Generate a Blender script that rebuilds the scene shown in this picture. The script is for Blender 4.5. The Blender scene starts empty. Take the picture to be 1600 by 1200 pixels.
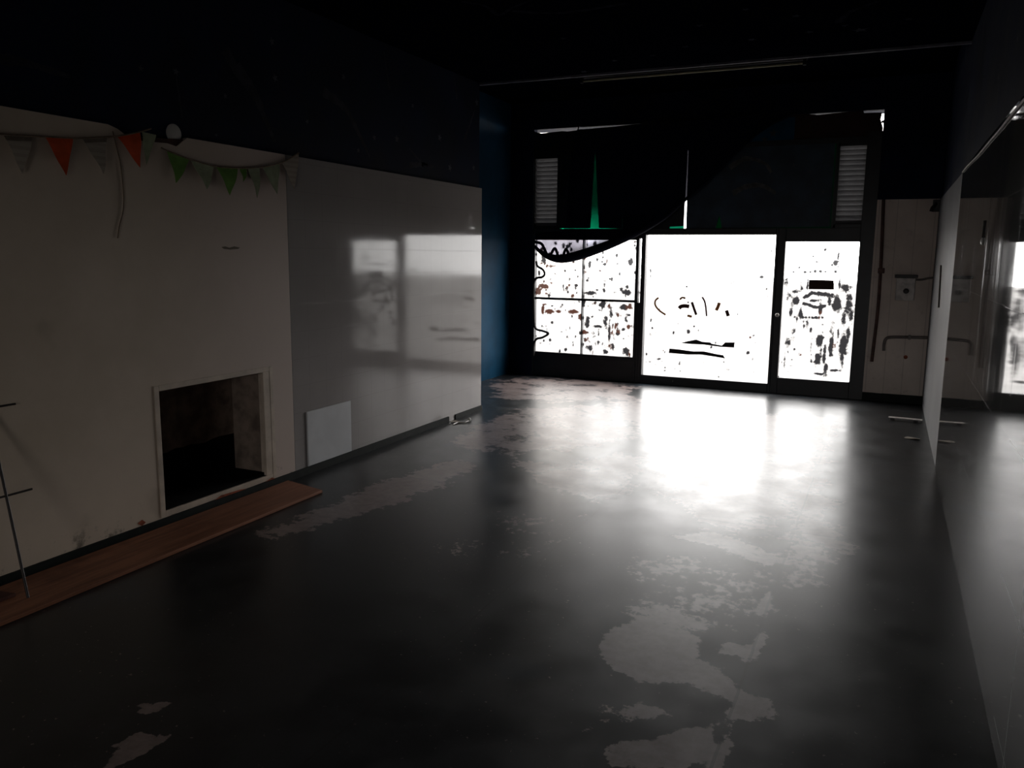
import bpy, bmesh, math, random
import numpy as np
from mathutils import Vector, Matrix
random.seed(7)
C = bpy.context.scene.collection
PI = math.pi

# ------------------------------------------------------------------ camera
H = 1.65
FPX, YAW, PIT, ROL = 1274.3, 0.4288, 0.1574, 0.0102
_F = Vector((-math.sin(YAW)*math.cos(PIT), math.cos(YAW)*math.cos(PIT), -math.sin(PIT)))
_R0 = Vector((math.cos(YAW), math.sin(YAW), 0)); _U0 = _R0.cross(_F)
_R = _R0*math.cos(ROL) + _U0*math.sin(ROL); _U = -_R0*math.sin(ROL) + _U0*math.cos(ROL)
O = Vector((0, 0, H))
def ray(x, y): return _F + _R*((x-800)/FPX) - _U*((y-600)/FPX)
def onX(x, y, X): v = ray(x, y); return O + v*(X/v.x)
def onY(x, y, Y): v = ray(x, y); return O + v*(Y/v.y)
def onZ(x, y, Z): v = ray(x, y); return O + v*((Z-H)/v.z)
cd = bpy.data.cameras.new('camera'); cam = bpy.data.objects.new('camera', cd); C.objects.link(cam)
m = Matrix((_R, _U, -_F)).transposed().to_4x4(); m.translation = O
cam.matrix_world = m
cd.sensor_width = 36; cd.lens = 36*FPX/1600; cd.clip_start = 0.05; cd.clip_end = 200
bpy.context.scene.camera = cam

# room numbers (metres)
XL, XR, YF, YE = -3.88, 0.456, 10.318, 7.69      # left cladding, right wall, shopfront, end of left wall
XU = -3.91                                        # navy masonry above the cladding
XRL = -4.77                                       # recessed left wall
YB = -3.5
ZT = 2.32                                         # top of white cladding
ZC = 3.356                                        # ceiling
ZC2 = 3.64                                        # raised ceiling by the shopfront

# ------------------------------------------------------------------ materials
class NT:
    def __init__(s, name):
        s.m = bpy.data.materials.new(name); s.m.use_nodes = True
        s.t = s.m.node_tree; s.t.nodes.clear()
        s.out = s.n('ShaderNodeOutputMaterial')
    def n(s, ty, **kw):
        o = s.t.nodes.new(ty)
        for k, v in kw.items(): setattr(o, k, v)
        return o
    def l(s, a, b): s.t.links.new(a, b)
    def setv(s, sock, v):
        if hasattr(v, 'is_linked') or isinstance(v, bpy.types.NodeSocket): s.l(v, sock)
        else: sock.default_value = v
    def math(s, op, a, b=0.0, c=0.0):
        o = s.n('ShaderNodeMath', operation=op)
        s.setv(o.inputs[0], a); s.setv(o.inputs[1], b); s.setv(o.inputs[2], c); return o.outputs[0]
    def step(s, x, lo, hi, a=0.0, b=1.0):
        o = s.n('ShaderNodeMapRange'); o.interpolation_type = 'SMOOTHSTEP'
        s.setv(o.inputs[0], x); o.inputs[1].default_value = lo; o.inputs[2].default_value = hi
        o.inputs[3].default_value = a; o.inputs[4].default_value = b; return o.outputs[0]
    def mix(s, f, a, b):
        o = s.n('ShaderNodeMix', data_type='RGBA')
        s.setv(o.inputs[0], f)
        for sock, v in ((o.inputs[6], a), (o.inputs[7], b)):
            if isinstance(v, tuple): sock.default_value = v if len(v) == 4 else (*v, 1)
            else: s.l(v, sock)
        return o.outputs[2]
    def coord(s):
        return s.n('ShaderNodeTexCoord').outputs['Object']
    def xyz(s):
        o = s.n('ShaderNodeSeparateXYZ'); s.l(s.coord(), o.inputs[0]); return o.outputs
    def noise(s, scale, detail=4, rough=.55, vec=None, stretch=None):
        o = s.n('ShaderNodeTexNoise'); o.inputs['Scale'].default_value = scale
        o.inputs['Detail'].default_value = detail; o.inputs['Roughness'].default_value = rough
        v = vec or s.coord()
        if stretch:
            mp = s.n('ShaderNodeMapping'); mp.inputs['Scale'].default_value = stretch; s.l(v, mp.inputs[0]); v = mp.outputs[0]
        s.l(v, o.inputs['Vector']); return o.outputs['Fac']
    def line(s, coord, pos, w):                     # a thin line at coord = pos
        return s.math('LESS_THAN', s.math('ABSOLUTE', s.math('SUBTRACT', coord, pos)), w)
    def grid(s, coord, off, size, w):               # thin lines every «size»
        f = s.math('FRACT', s.math('DIVIDE', s.math('SUBTRACT', coord, off-100*size), size))
        return s.math('GREATER_THAN', s.math('ABSOLUTE', s.math('SUBTRACT', f, .5)), .5-w/size)
    def pbr(s, col, rough, spec=.5, metal=0, bump=None, bs=.1, bd=.01):
        p = s.n('ShaderNodeBsdfPrincipled')
        if isinstance(col, tuple): p.inputs['Base Color'].default_value = (*col[:3], 1)
        else: s.l(col, p.inputs['Base Color'])
        s.setv(p.inputs['Roughness'], rough); s.setv(p.inputs['Specular IOR Level'], spec); p.inputs['Metallic'].default_value = metal
        if bump is not None:
            b = s.n('ShaderNodeBump'); b.inputs['Strength'].default_value = bs; b.inputs['Distance'].default_value = bd
            s.l(bump, b.inputs['Height']); s.l(b.outputs[0], p.inputs['Normal'])
        s.l(p.outputs[0], s.out.inputs[0]); return p

def plain(name, col, rough=.6, spec=.3, var=.18, scale=6, metal=0, bs=.15):
    t = NT(name); nz = t.noise(scale, 5)
    c = t.mix(t.step(nz, .3, .7), tuple(v*(1-var) for v in col), tuple(min(1, v*(1+var)) for v in col))
    t.pbr(c, rough, spec, metal, bump=t.noise(scale*6, 4), bs=bs, bd=.004)
    return t.m

NAVY = (.0042, .0085, .026)
M = {}
t = NT('navy_paint')
nz = t.noise(2.2, 6); fine = t.noise(30, 3)
c = t.mix(t.step(nz, .35, .7), (.0032, .006, .017), (.006, .0115, .034))
t.pbr(c, t.step(nz, .3, .7, .6, .75), .1, bump=fine, bs=.2, bd=.004); M['navy'] = t.m
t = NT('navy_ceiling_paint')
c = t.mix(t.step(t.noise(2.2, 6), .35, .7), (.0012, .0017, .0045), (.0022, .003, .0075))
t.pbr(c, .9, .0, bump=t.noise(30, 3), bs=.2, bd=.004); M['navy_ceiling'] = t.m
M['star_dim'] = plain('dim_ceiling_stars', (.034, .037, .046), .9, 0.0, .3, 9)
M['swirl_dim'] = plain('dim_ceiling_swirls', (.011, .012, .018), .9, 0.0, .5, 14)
M['swirl_board'] = plain('pale_board_swirls', (.08, .078, .076), .7, .2, .4, 14)
M['blue_wall'] = plain('blue_wall_paint', (.004, .05, .105), .6, .15, .2, 3)
M['star'] = plain('pale_painted_stars', (.04, .044, .06), .6, .3, .3, 9)
M['swirl'] = plain('faint_painted_swirls', (.016, .018, .028), .7, .15, .5, 14)

t = NT('beige_plaster')
X, Y, Z = t.xyz(); nz = t.noise(1.1, 6, .6); g = t.noise(7, 6, .7)
c = t.mix(t.step(nz, .3, .72), (.49, .405, .31), (.61, .51, .41))
pink = t.step(Y, 3.2, 4.5)
c = t.mix(t.math('MULTIPLY', pink, .8), c, (.56, .46, .41))
gr = t.math('MULTIPLY', t.step(g, .53, .66), t.step(Z, .22, .05))
c = t.mix(t.math('MULTIPLY', gr, .8), c, (.07, .06, .045))
sp = t.step(t.noise(2.3, 3, .5), .66, .74)
c = t.mix(t.math('MULTIPLY', sp, .25), c, (.2, .16, .12))
t.pbr(c, .62, .3, bump=t.noise(25, 5), bs=.18, bd=.004); M['plaster'] = t.m

def tile_mat(name, col, gy, gz, rough, grout, zoff=.08, streak=.0, gs=.55, spec=.5):
    t = NT(name); X, Y, Z = t.xyz(); nz = t.noise(1.4, 5)
    c = t.mix(t.step(nz, .3, .7), tuple(v*.9 for v in col), col)
    g = t.math('MAXIMUM', t.grid(Y, .05, gy, .003), t.grid(Z, zoff, gz, .003))
    runs = t.step(t.noise(1.0, 4, .6, stretch=(1, 9, .35)), .52, .68)
    c = t.mix(t.math('MULTIPLY', g, gs), c, grout)
    c = t.mix(t.math('MULTIPLY', runs, streak), c, tuple(v*.35 for v in col))
    r = t.math('ADD', t.step(nz, .3, .7, rough*.6, rough*1.3), t.math('MULTIPLY', runs, streak*.25))
    inv = t.math('SUBTRACT', 1.0, g)
    h = t.math('ADD', t.math('MULTIPLY', inv, .6), t.math('MULTIPLY', t.noise(3.5, 2), .5))
    t.pbr(c, r, spec, bump=h, bs=.12, bd=.0025); return t.m
M['tile_l'] = tile_mat('glossy_white_tile', (.37, .345, .335), .2, .2, .07, (.25, .23, .22), gs=.22, spec=.19)
M['tile_r'] = tile_mat('large_glossy_tile', (.12, .12, .117), .92, .46, .045, (.5, .5, .5), streak=.35)
M['white_matte'] = plain('white_wall_paint', (.2, .2, .205), .6, .3, .06, 2)
t = NT('front_plaster'); X, Y, Z = t.xyz(); nz = t.noise(1.6, 6, .6)
c = t.mix(t.step(nz, .3, .7), (.54, .46, .40), (.68, .59, .52))
c = t.mix(t.math('MULTIPLY', t.grid(X, .03, .19, .004), .35), c, (.2, .17, .15))
c = t.mix(t.math('MULTIPLY', t.step(t.noise(5, 6, .7), .56, .7), .35), c, (.25, .2, .17))
t.pbr(c, .6, .3, bump=t.noise(20, 4), bs=.15, bd=.004); M['front_plaster'] = t.m
M['skirting'] = plain('dark_green_skirting', (.009, .012, .0105), .6, .12, .3, 12)
M['frame'] = plain('black_metal_frame', (.006, .0065, .008), .45, .35, .3, 8)
M['white_trim'] = plain('chipped_white_trim', (.52, .435, .35), .55, .35, .15, 8)
M['niche'] = plain('bare_brown_brickwork', (.2, .155, .125), .85, .15, .35, 9, bs=.5)
M['niche_black'] = plain('niche_black', (.006, .005, .005), .9, .1, .4, 12)  # near-black, for the niche floor and the lower part of its back
M['brick_red'] = plain('exposed_brick', (.27, .075, .04), .85, .15, .4, 20, bs=.4)
M['rust'] = plain('rusty_pipe', (.075, .035, .028), .6, .3, .4, 16)
M['grey_pipe'] = plain('grey_brown_pipe', (.12, .1, .09), .45, .4, .3, 14)
M['rod'] = plain('dark_metal_rod', (.012, .008, .006), .5, .4, .2, 20)
M['slat'] = plain('grey_aluminium_slat', (.11, .11, .113), .6, .3, .15, 10)
M['board'] = plain('dark_transom_board', (.005, .007, .012), .5, .3, .4, 6)
M['board_blue'] = plain('slate_blue_transom_board', (.018, .034, .055), .5, .35, .35, 4)
M['brown_wood'] = plain('dark_brown_wood', (.03, .013, .01), .6, .25, .3, 10)
M['lath'] = plain('brown_lath', (.075, .03, .022), .75, .2, .3, 14)
M['cord'] = plain('brown_cord', (.2, .145, .1), .8, .2, .2, 30)
M['orange'] = plain('orange_felt', (.6, .075, .016), .75, .2, .12, 20)
M['green'] = plain('green_felt', (.13, .27, .05), .75, .2, .12, 20)
M['pale_green'] = plain('pale_green_felt', (.3, .34, .22), .75, .2, .12, 20)
t = NT('pale_striped_felt'); X, Y, Z = t.xyz()
c = t.mix(t.grid(Z, .0, .035, .008), (.40, .35, .29), (.34, .295, .245))
t.pbr(c, .8, .2, bump=t.noise(60, 3), bs=.2, bd=.002); M['pale'] = t.m
M['pale_band'] = plain('grey_flag_band', (.16, .13, .1), .8, .2, .15, 20)
M['white_plastic'] = plain('white_plastic', (.62, .6, .56), .45, .4, .08, 9)
M['box_grey'] = plain('dull_white_plastic', (.46, .43, .40), .5, .4, .25, 14)
M['white_panel'] = plain('white_panel_board', (.58, .59, .605), .45, .3, .06, 4)
M['dark_plastic'] = plain('dark_plastic', (.02, .017, .016), .5, .4, .2, 14)
M['pale_metal'] = plain('pale_metal', (.62, .58, .54), .35, .5, .1, 12)
M['paper'] = plain('scrap_paper', (.5, .45, .38), .8, .2, .15, 20)
M['brown_card'] = plain('brown_card', (.055, .03, .02), .8, .2, .15, 20)
M['black_tape'] = plain('black_tape', (.006, .006, .006), .6, .3, .2, 20)
M['tube_glass'] = plain('yellowed_lamp_tube', (.34, .32, .2), .25, .5, .1, 6)
M['trim_grey'] = plain('grey_ceiling_trim', (.13, .13, .16), .35, .5, .5, 5)
M['facade'] = plain('pale_rendered_facade', (.8, .77, .74), .85, .1, .1, .5)
M['pavement'] = plain('pale_pavement', (.2, .195, .19), .85, .2, .1, 2)
# plank
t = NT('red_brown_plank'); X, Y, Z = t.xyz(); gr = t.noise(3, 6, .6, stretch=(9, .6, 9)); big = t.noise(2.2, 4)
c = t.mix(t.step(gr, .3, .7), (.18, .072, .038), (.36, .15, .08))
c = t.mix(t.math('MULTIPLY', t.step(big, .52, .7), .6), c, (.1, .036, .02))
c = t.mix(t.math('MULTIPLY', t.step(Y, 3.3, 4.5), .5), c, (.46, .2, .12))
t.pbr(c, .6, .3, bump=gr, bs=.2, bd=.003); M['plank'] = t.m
# teal film over the transom slits
def film(name, col):
    t = NT(name); tr = t.n('ShaderNodeBsdfTransparent')
    c = t.mix(t.noise(5, 4), tuple(v*.5 for v in col), tuple(v*1.4 for v in col)); t.l(c, tr.inputs[0])
    t.l(tr.outputs[0], t.out.inputs[0]); return t.m
M['film_left'] = film('bright_green_film', (.04, .5, .3))
M['film_mid'] = film('pale_green_film', (.02, .14, .1))
M['film'] = film('green_film', (.001, .03, .016))
# glazing: clear glass with dirt (traced stains in two attributes) on it
def glass(name, streak=0.0, speck=.3, seed=0.0):
    t = NT(name)
    a = t.n('ShaderNodeAttribute', attribute_name='dirt').outputs['Fac']
    w = t.n('ShaderNodeAttribute', attribute_name='warm').outputs['Fac']
    mp = t.n('ShaderNodeMapping'); mp.inputs['Location'].default_value = (seed, seed*.7, seed*1.3); t.l(t.coord(), mp.inputs[0])
    v = mp.outputs[0]
    n1 = t.noise(16, 5, .65, vec=v); n2 = t.noise(5, 5, .6, vec=v, stretch=(7, 1, .9))
    d = t.math('ADD', a, t.math('MULTIPLY', t.math('SUBTRACT', n1, .5), 1.5))
    d = t.step(d, .22, .66)
    d = t.math('MULTIPLY', d, t.step(a, .02, .25))
    s = t.math('MULTIPLY', t.step(n2, .58, .72), streak)
    k = t.math('MULTIPLY', t.step(t.noise(9, 5, .7, vec=v), .64, .74), speck)
    f = t.math('MINIMUM', t.math('ADD', d, t.math('ADD', s, k)), .985)
    col = t.mix(w, (.02, .02, .024), (.09, .035, .02))
    df = t.n('ShaderNodeBsdfDiffuse'); t.l(col, df.inputs[0])
    tl = t.n('ShaderNodeBsdfTranslucent'); t.l(t.mix(w, (.004, .004, .005), (.02, .006, .003)), tl.inputs[0])
    ad = t.n('ShaderNodeAddShader'); t.l(df.outputs[0], ad.inputs[0]); t.l(tl.outputs[0], ad.inputs[1])
    tr = t.n('ShaderNodeBsdfTransparent'); tr.inputs[0].default_value = (.96, .97, .97, 1)
    gl = t.n('ShaderNodeBsdfGlossy'); gl.inputs['Roughness'].default_value = .02
    fr = t.n('ShaderNodeFresnel'); fr.inputs[0].default_value = 1.3
    m0 = t.n('ShaderNodeMixShader'); t.l(fr.outputs[0], m0.inputs[0]); t.l(tr.outputs[0], m0.inputs[1]); t.l(gl.outputs[0], m0.inputs[2])
    m1 = t.n('ShaderNodeMixShader'); t.l(f, m1.inputs[0]); t.l(m0.outputs[0], m1.inputs[1]); t.l(ad.outputs[0], m1.inputs[2])
    t.l(m1.outputs[0], t.out.inputs[0]); return t.m
M['glass_door'] = glass('door_glass', 0, .25, 1)
M['glass_left'] = glass('window_glass', .05, .3, 4)
M['glass_right'] = glass('streaked_glass', .35, .25, 9)
# sheer navy cloth
t = NT('sheer_navy_cloth')
d = t.n('ShaderNodeBsdfDiffuse'); d.inputs[0].default_value = (.007, .009, .02, 1)
tr = t.n('ShaderNodeBsdfTransparent'); t.l(t.mix(t.noise(6, 4), (.2, .2, .25), (.6, .6, .72)), tr.inputs[0])
fz = t.math('MULTIPLY', t.step(t.xyz()[2], 2.3, 1.85), .33)
fz = t.math('MULTIPLY', fz, t.step(t.n('ShaderNodeAttribute', attribute_name='gather').outputs['Fac'], .97, .85))
ms = t.n('ShaderNodeMixShader'); t.l(t.math('ADD', fz, .014), ms.inputs[0]); t.l(d.outputs[0], ms.inputs[1]); t.l(tr.outputs[0], ms.inputs[2])
t.l(ms.outputs[0], t.out.inputs[0]); M['cloth'] = t.m
M['hem'] = plain('navy_cloth_hem', (.006, .007, .016), .8, .1, .3, 20)
# floor: dark paint worn to concrete (the wear map is an attribute of the mesh)
t = NT('worn_floor_paint')
X, Y, Z = t.xyz()
a = t.n('ShaderNodeAttribute', attribute_name='wear').outputs['Fac']
n1 = t.noise(3.2, 8, .68); n2 = t.noise(17, 5, .7); big = t.noise(.8, 4)
w = t.math('ADD', a, t.math('MULTIPLY', t.math('SUBTRACT', t.step(n1, .36, .64), .5), .5))
w = t.math('ADD', w, t.math('MULTIPLY', t.math('SUBTRACT', t.step(n2, .34, .66), .5), .32))
w = t.step(w, .47, .60)
chips = t.step(t.noise(26, 4, .6), .68, .73)
chips = t.math('MULTIPLY', chips, t.step(t.noise(1.7, 3), .45, .62))
chips2 = t.math('MULTIPLY', t.step(t.noise(42, 2, .5), .70, .74), t.step(t.noise(.9, 2), .4, .6))
w = t.math('MAXIMUM', t.math('MULTIPLY', w, .88), t.math('MULTIPLY', t.math('MAXIMUM', chips, chips2), .8))
paint = t.mix(t.step(n1, .35, .65), (.017, .0185, .02), (.031, .033, .035))
paint = t.mix(t.math('MULTIPLY', t.step(t.noise(1.3, 3), .6, .72), .5), paint, (.022, .04, .058))
conc = t.mix(t.step(n2, .3, .7), (.19, .145, .135), (.31, .238, .222))
c = t.mix(w, paint, conc)
wob = t.math('MULTIPLY', t.math('SUBTRACT', t.noise(2.5, 3), .5), .03)
Xw = t.math('ADD', X, wob); Yw = t.math('ADD', Y, wob)
j = t.math('MAXIMUM', t.line(Xw, -.41, .006), t.line(Xw, -1.62, .005))
j = t.math('MAXIMUM', j, t.line(Yw, 5.05, .006))
j = t.math('MAXIMUM', j, t.line(Yw, 8.7, .005))
c = t.mix(t.math('MULTIPLY', j, .6), c, (.02, .017, .016))
dk = t.step(t.noise(5.5, 5, .6), .69, .74)
c = t.mix(t.math('MULTIPLY', dk, .7), c, (.008, .008, .008))
r = t.math('ADD', t.step(n1, .3, .7, .275, .36), t.math('MULTIPLY', w, .02))
hgt = t.math('ADD', t.math('MULTIPLY', n2, .5), t.math('MULTIPLY', w, -.15))
t.pbr(c, r, t.math('ADD', t.math('MULTIPLY', w, .42), .33), bump=hgt, bs=.12, bd=.003); M['floor'] = t.m

# ------------------------------------------------------------------ mesh helpers
class MB:
    def __init__(s): s.v = []; s.f = []; s.mi = []; s.mats = []
    def mid(s, m):
        if m not in s.mats: s.mats.append(m)
        return s.mats.index(m)
    def poly(s, pts, m):
        i = len(s.v); s.v += [tuple(p) for p in pts]; s.f.append(tuple(range(i, i+len(pts)))); s.mi.append(s.mid(m)); return s
    def box(s, x0, x1, y0, y1, z0, z1, m):
        i = len(s.v)
        s.v += [(x, y, z) for z in (z0, z1) for y in (y0, y1) for x in (x0, x1)]
        for f in ((0, 2, 3, 1), (4, 5, 7, 6), (0, 1, 5, 4), (2, 6, 7, 3), (0, 4, 6, 2), (1, 3, 7, 5)):
            s.f.append(tuple(i+k for k in f)); s.mi.append(s.mid(m))
        return s
    def prism(s, pts, d, m):                        # planar outline pts pushed along vector d
        d = Vector(d); n = len(pts); i = len(s.v)
        s.v += [tuple(p) for p in pts] + [tuple(Vector(p)+d) for p in pts]
        fs = [tuple(range(i+n-1, i-1, -1)), tuple(range(i+n, i+2*n))]
        fs += [(i+k, i+(k+1) % n, i+n+(k+1) % n, i+n+k) for k in range(n)]
        for f in fs: s.f.append(f); s.mi.append(s.mid(m))
        return s
    def tube(s, pts, r, m, seg=10):
        pts = [Vector(p) for p in pts]; n = len(pts); base = len(s.v)
        rr = r if isinstance(r, (list, tuple)) else [r]*n
        tan = [(pts[min(k+1, n-1)]-pts[max(k-1, 0)]).normalized() for k in range(n)]
        up = Vector((0, 0, 1)) if abs(tan[0].z) < .9 else Vector((1, 0, 0))
        for k in range(n):
            a = tan[k].cross(up).normalized(); b = tan[k].cross(a).normalized(); up = -b if False else up - tan[k]*up.dot(tan[k]); up.normalize()
            for q in range(seg):
                th = 2*PI*q/seg; s.v.append(tuple(pts[k] + (a*math.cos(th)+b*math.sin(th))*rr[k]))
        for k in range(n-1):
            for q in range(seg):
                s.f.append((base+k*seg+q, base+k*seg+(q+1) % seg, base+(k+1)*seg+(q+1) % seg, base+(k+1)*seg+q)); s.mi.append(s.mid(m))
        s.f.append(tuple(base+q for q in range(seg-1, -1, -1))); s.mi.append(s.mid(m))
        s.f.append(tuple(base+(n-1)*seg+q for q in range(seg))); s.mi.append(s.mid(m))
        return s
    def lathe(s, prof, m, mat4, seg=24):            # prof [(r, h)] about local z
        base = len(s.v); n = len(prof)
        for r, h in prof:
            for q in range(seg):
                th = 2*PI*q/seg; s.v.append(tuple(mat4 @ Vector((r*math.cos(th), r*math.sin(th), h))))
        for k in range(n-1):
            for q in range(seg):
                s.f.append((base+k*seg+q, base+k*seg+(q+1) % seg, base+(k+1)*seg+(q+1) % seg, base+(k+1)*seg+q)); s.mi.append(s.mid(m))
        s.f.append(tuple(base+q for q in range(seg-1, -1, -1))); s.mi.append(s.mid(m))
        s.f.append(tuple(base+(n-1)*seg+q for q in range(seg))); s.mi.append(s.mid(m))
        return s
    def build(s, name, parent=None, smooth=False, bevel=0, fixn=True):
        me = bpy.data.meshes.new(name); me.from_pydata(s.v, [], s.f)
        for mm in s.mats: me.materials.append(mm)
        me.polygons.foreach_set('material_index', s.mi)
        if smooth: me.polygons.foreach_set('use_smooth', [True]*len(s.f))
        if fixn:
            bm = bmesh.new(); bm.from_mesh(me); bmesh.ops.recalc_face_normals(bm, faces=bm.faces); bm.to_mesh(me); bm.free()
        me.update()
        o = bpy.data.objects.new(name, me); C.objects.link(o)
        if smooth:
            try: me.set_sharp_from_angle(angle=math.radians(40))
            except Exception: pass
        if bevel:
            b = o.modifiers.new('bevel', 'BEVEL'); b.width = bevel; b.segments = 2; b.limit_method = 'ANGLE'
        if parent is not None: put(o, parent)
        return o
def put(o, parent):
    o.parent = parent; o.matrix_parent_inverse = Matrix.Translation(-Vector(parent.location))
def thing(name, label, cat, loc=(0, 0, 0), group=None):
    o = bpy.data.objects.new(name, None); C.objects.link(o); o.location = loc; o.empty_display_size = .1
    o['label'] = label; o['category'] = cat
    if group: o['group'] = group
    return o
def tag(o, label, cat, group=None):
    o['label'] = label; o['category'] = cat
    if group: o['group'] = group
    return o
def struct(o, label=None, cat=None):
    o['kind'] = 'structure'
    if label: o['label'] = label
    if cat: o['category'] = cat
    return o
def smooth_path(pts, n=8):
    pts = [Vector(p) for p in pts]; out = []
    P = [pts[0]*2-pts[1]] + pts + [pts[-1]*2-pts[-2]]
    for i in range(1, len(P)-2):
        for k in range(n):
            u = k/n; a, b, c, d = P[i-1:i+3]
            out.append(.5*((2*b)+(c-a)*u+(2*a-5*b+4*c-d)*u*u+(3*b-a-3*c+d)*u**3))
    out.append(pts[-1]); return out

# painted stars and comet tails lie flat on their wall (faces of the wall's own mesh)
def star(mb, c, u, v, r, n=5, inner=.42, rot=0.3, m=None):
    c = Vector(c); u = Vector(u); v = Vector(v); pts = []
    for k in range(2*n):
        th = rot + PI*k/n; rr = r if k % 2 == 0 else r*inner
        pts.append(c + u*(rr*math.cos(th)) + v*(rr*math.sin(th)))
    mb.poly(pts, m or M['star'])
def stroke(mb, pts, w0, w1, nrm, m=None):
    P = smooth_path(pts, 6); n = len(P); nrm = Vector(nrm)
    L = []; Rr = []
    for k in range(n):
        tn = (P[min(k+1, n-1)]-P[max(k-1, 0)]).normalized(); s_ = tn.cross(nrm).normalized()
        w = w0+(w1-w0)*k/(n-1); w *= .75+.5*random.random()
        L.append(P[k]+s_*w); Rr.append(P[k]-s_*w)
    for k in range(n-1): mb.poly([L[k], L[k+1], Rr[k+1], Rr[k]], m or M['swirl'])

# ------------------------------------------------------------------ setting: floor
def sdist(P, poly):
    poly = np.array(poly, float); n = len(poly); d = np.full(len(P), 1e9); ins = np.zeros(len(P), bool)
    for i in range(n):
        a = poly[i]; b = poly[(i+1) % n]; e = b-a; w = P-a
        tt = np.clip((w@e)/max(e@e, 1e-12), 0, 1); q = w-tt[:, None]*e
        d = np.minimum(d, np.sqrt((q*q).sum(1)))
        cnd = ((a[1] > P[:, 1]) != (b[1] > P[:, 1]))
        with np.errstate(divide='ignore', invalid='ignore'):
            xx = (b[0]-a[0])*(P[:, 1]-a[1])/(b[1]-a[1])+a[0]
        ins ^= cnd & (P[:, 0] < xx)
    return np.where(ins, d, -d)
wear_px = [  # outlines of the places where the paint has worn through, with softness and strength
    ([(405, 832), (470, 808), (560, 768), (640, 738), (725, 716), (745, 728), (690, 760), (600, 792), (500, 822), (430, 842)], .10, 1),
    ([(690, 692), (735, 662), (800, 640), (900, 632), (1000, 622), (1080, 618), (1060, 660), (980, 690), (880, 705), (770, 712)], .16, .72),
    ([(800, 716), (880, 730), (960, 705), (1010, 715), (1000, 760), (930, 790), (880, 775), (820, 745)], .12, .8),
    ([(1060, 640), (1310, 650), (1290, 720), (1255, 800), (1200, 830), (1100, 830), (1050, 790), (1030, 720)], .2, .85),
    ([(1050, 838), (1110, 830), (1215, 865), (1230, 880), (1200, 885), (1110, 855)], .05, .9),
    ([(1230, 760), (1290, 745), (1330, 830), (1300, 905), (1240, 910), (1222, 850)], .16, .8),
    ([(940, 990), (1000, 962), (1062, 985), (1100, 1000), (1090, 1028), (1130, 1058), (1165, 1085), (1200, 1093), (1202, 1128), (1152, 1124), (1142, 1160), (1124, 1200), (1106, 1200), (1116, 1168), (1136, 1138), (1130, 1092), (1080, 1063), (1020, 1072), (960, 1050), (930, 1020)], .05, 1),
    ([(1190, 983), (1198, 1003), (1178, 1032), (1165, 1040), (1162, 1025), (1120, 1022), (1132, 1004), (1170, 1008)], .02, 1),
    ([(1196, 922), (1206, 924), (1199, 960), (1190, 958)], .012, 1),
    ([(950, 1162), (1040, 1145), (1112, 1128), (1117, 1180), (1060, 1200), (948, 1200)], .03, 1),
    ([(885, 1142), (940, 1108), (1030, 1098), (1042, 1118), (980, 1146), (900, 1160)], .06, .62),
    ([(163, 1200), (180, 1165), (210, 1143), (272, 1150), (255, 1166), (210, 1186), (172, 1202)], .012, 1),
    ([(211, 1099), (225, 1092), (240, 1101), (258, 1091), (263, 1106), (235, 1118), (215, 1112)], .012, 1),
    ([(1000, 880), (1100, 860), (1190, 900), (1180, 960), (1110, 1000), (960, 985), (1000, 930)], .2, .58),
    ([(760, 590), (900, 590), (1000, 603), (1000, 625), (860, 630), (765, 622)], .2, .7),
    ([(640, 830), (760, 800), (900, 800), (930, 840), (800, 880), (680, 870)], .3, .34),
]
xs = np.arange(-4.87, .50, .035); ys = np.concatenate([[YB-.1, -1.0, .8], np.arange(1.3, YF+.30, .035)])
gx, gy = np.meshgrid(xs, ys); P2 = np.stack([gx.ravel(), gy.ravel()], 1)
wear = np.full(len(P2), .0)
for poly, soft, st in wear_px:
    q = [tuple(onZ(x, y, 0))[:2] for x, y in poly]
    wear = np.maximum(wear, np.clip(.5+sdist(P2, q)/(2*soft), 0, 1)*st)
nx, ny = len(xs), len(ys)
fme = bpy.data.meshes.new('floor')
idx = np.arange(nx*ny).reshape(ny, nx)
quads = np.stack([idx[:-1, :-1], idx[:-1, 1:], idx[1:, 1:], idx[1:, :-1]], -1).reshape(-1, 4)
fme.from_pydata([(a, b, 0) for a, b in P2.tolist()], [], quads.tolist())
fme.attributes.new('wear', 'FLOAT', 'POINT').data.foreach_set('value', wear.astype(np.float32))
fme.materials.append(M['floor'])
floor = bpy.data.objects.new('floor', fme); C.objects.link(floor); struct(floor, 'dark painted floor worn to bare concrete in patches', 'floor')
mb = MB().box(-40, 40, YF+.30, 60, -.2, -.03, M['pavement'])
struct(mb.build('ground'), 'pale pavement outside the shopfront', 'pavement')

# ------------------------------------------------------------------ setting: walls and ceilings
NY0, NY1, NZ0, NZ1 = 3.455, 4.41, .095, .83           # the square hole low in the left wall
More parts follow.
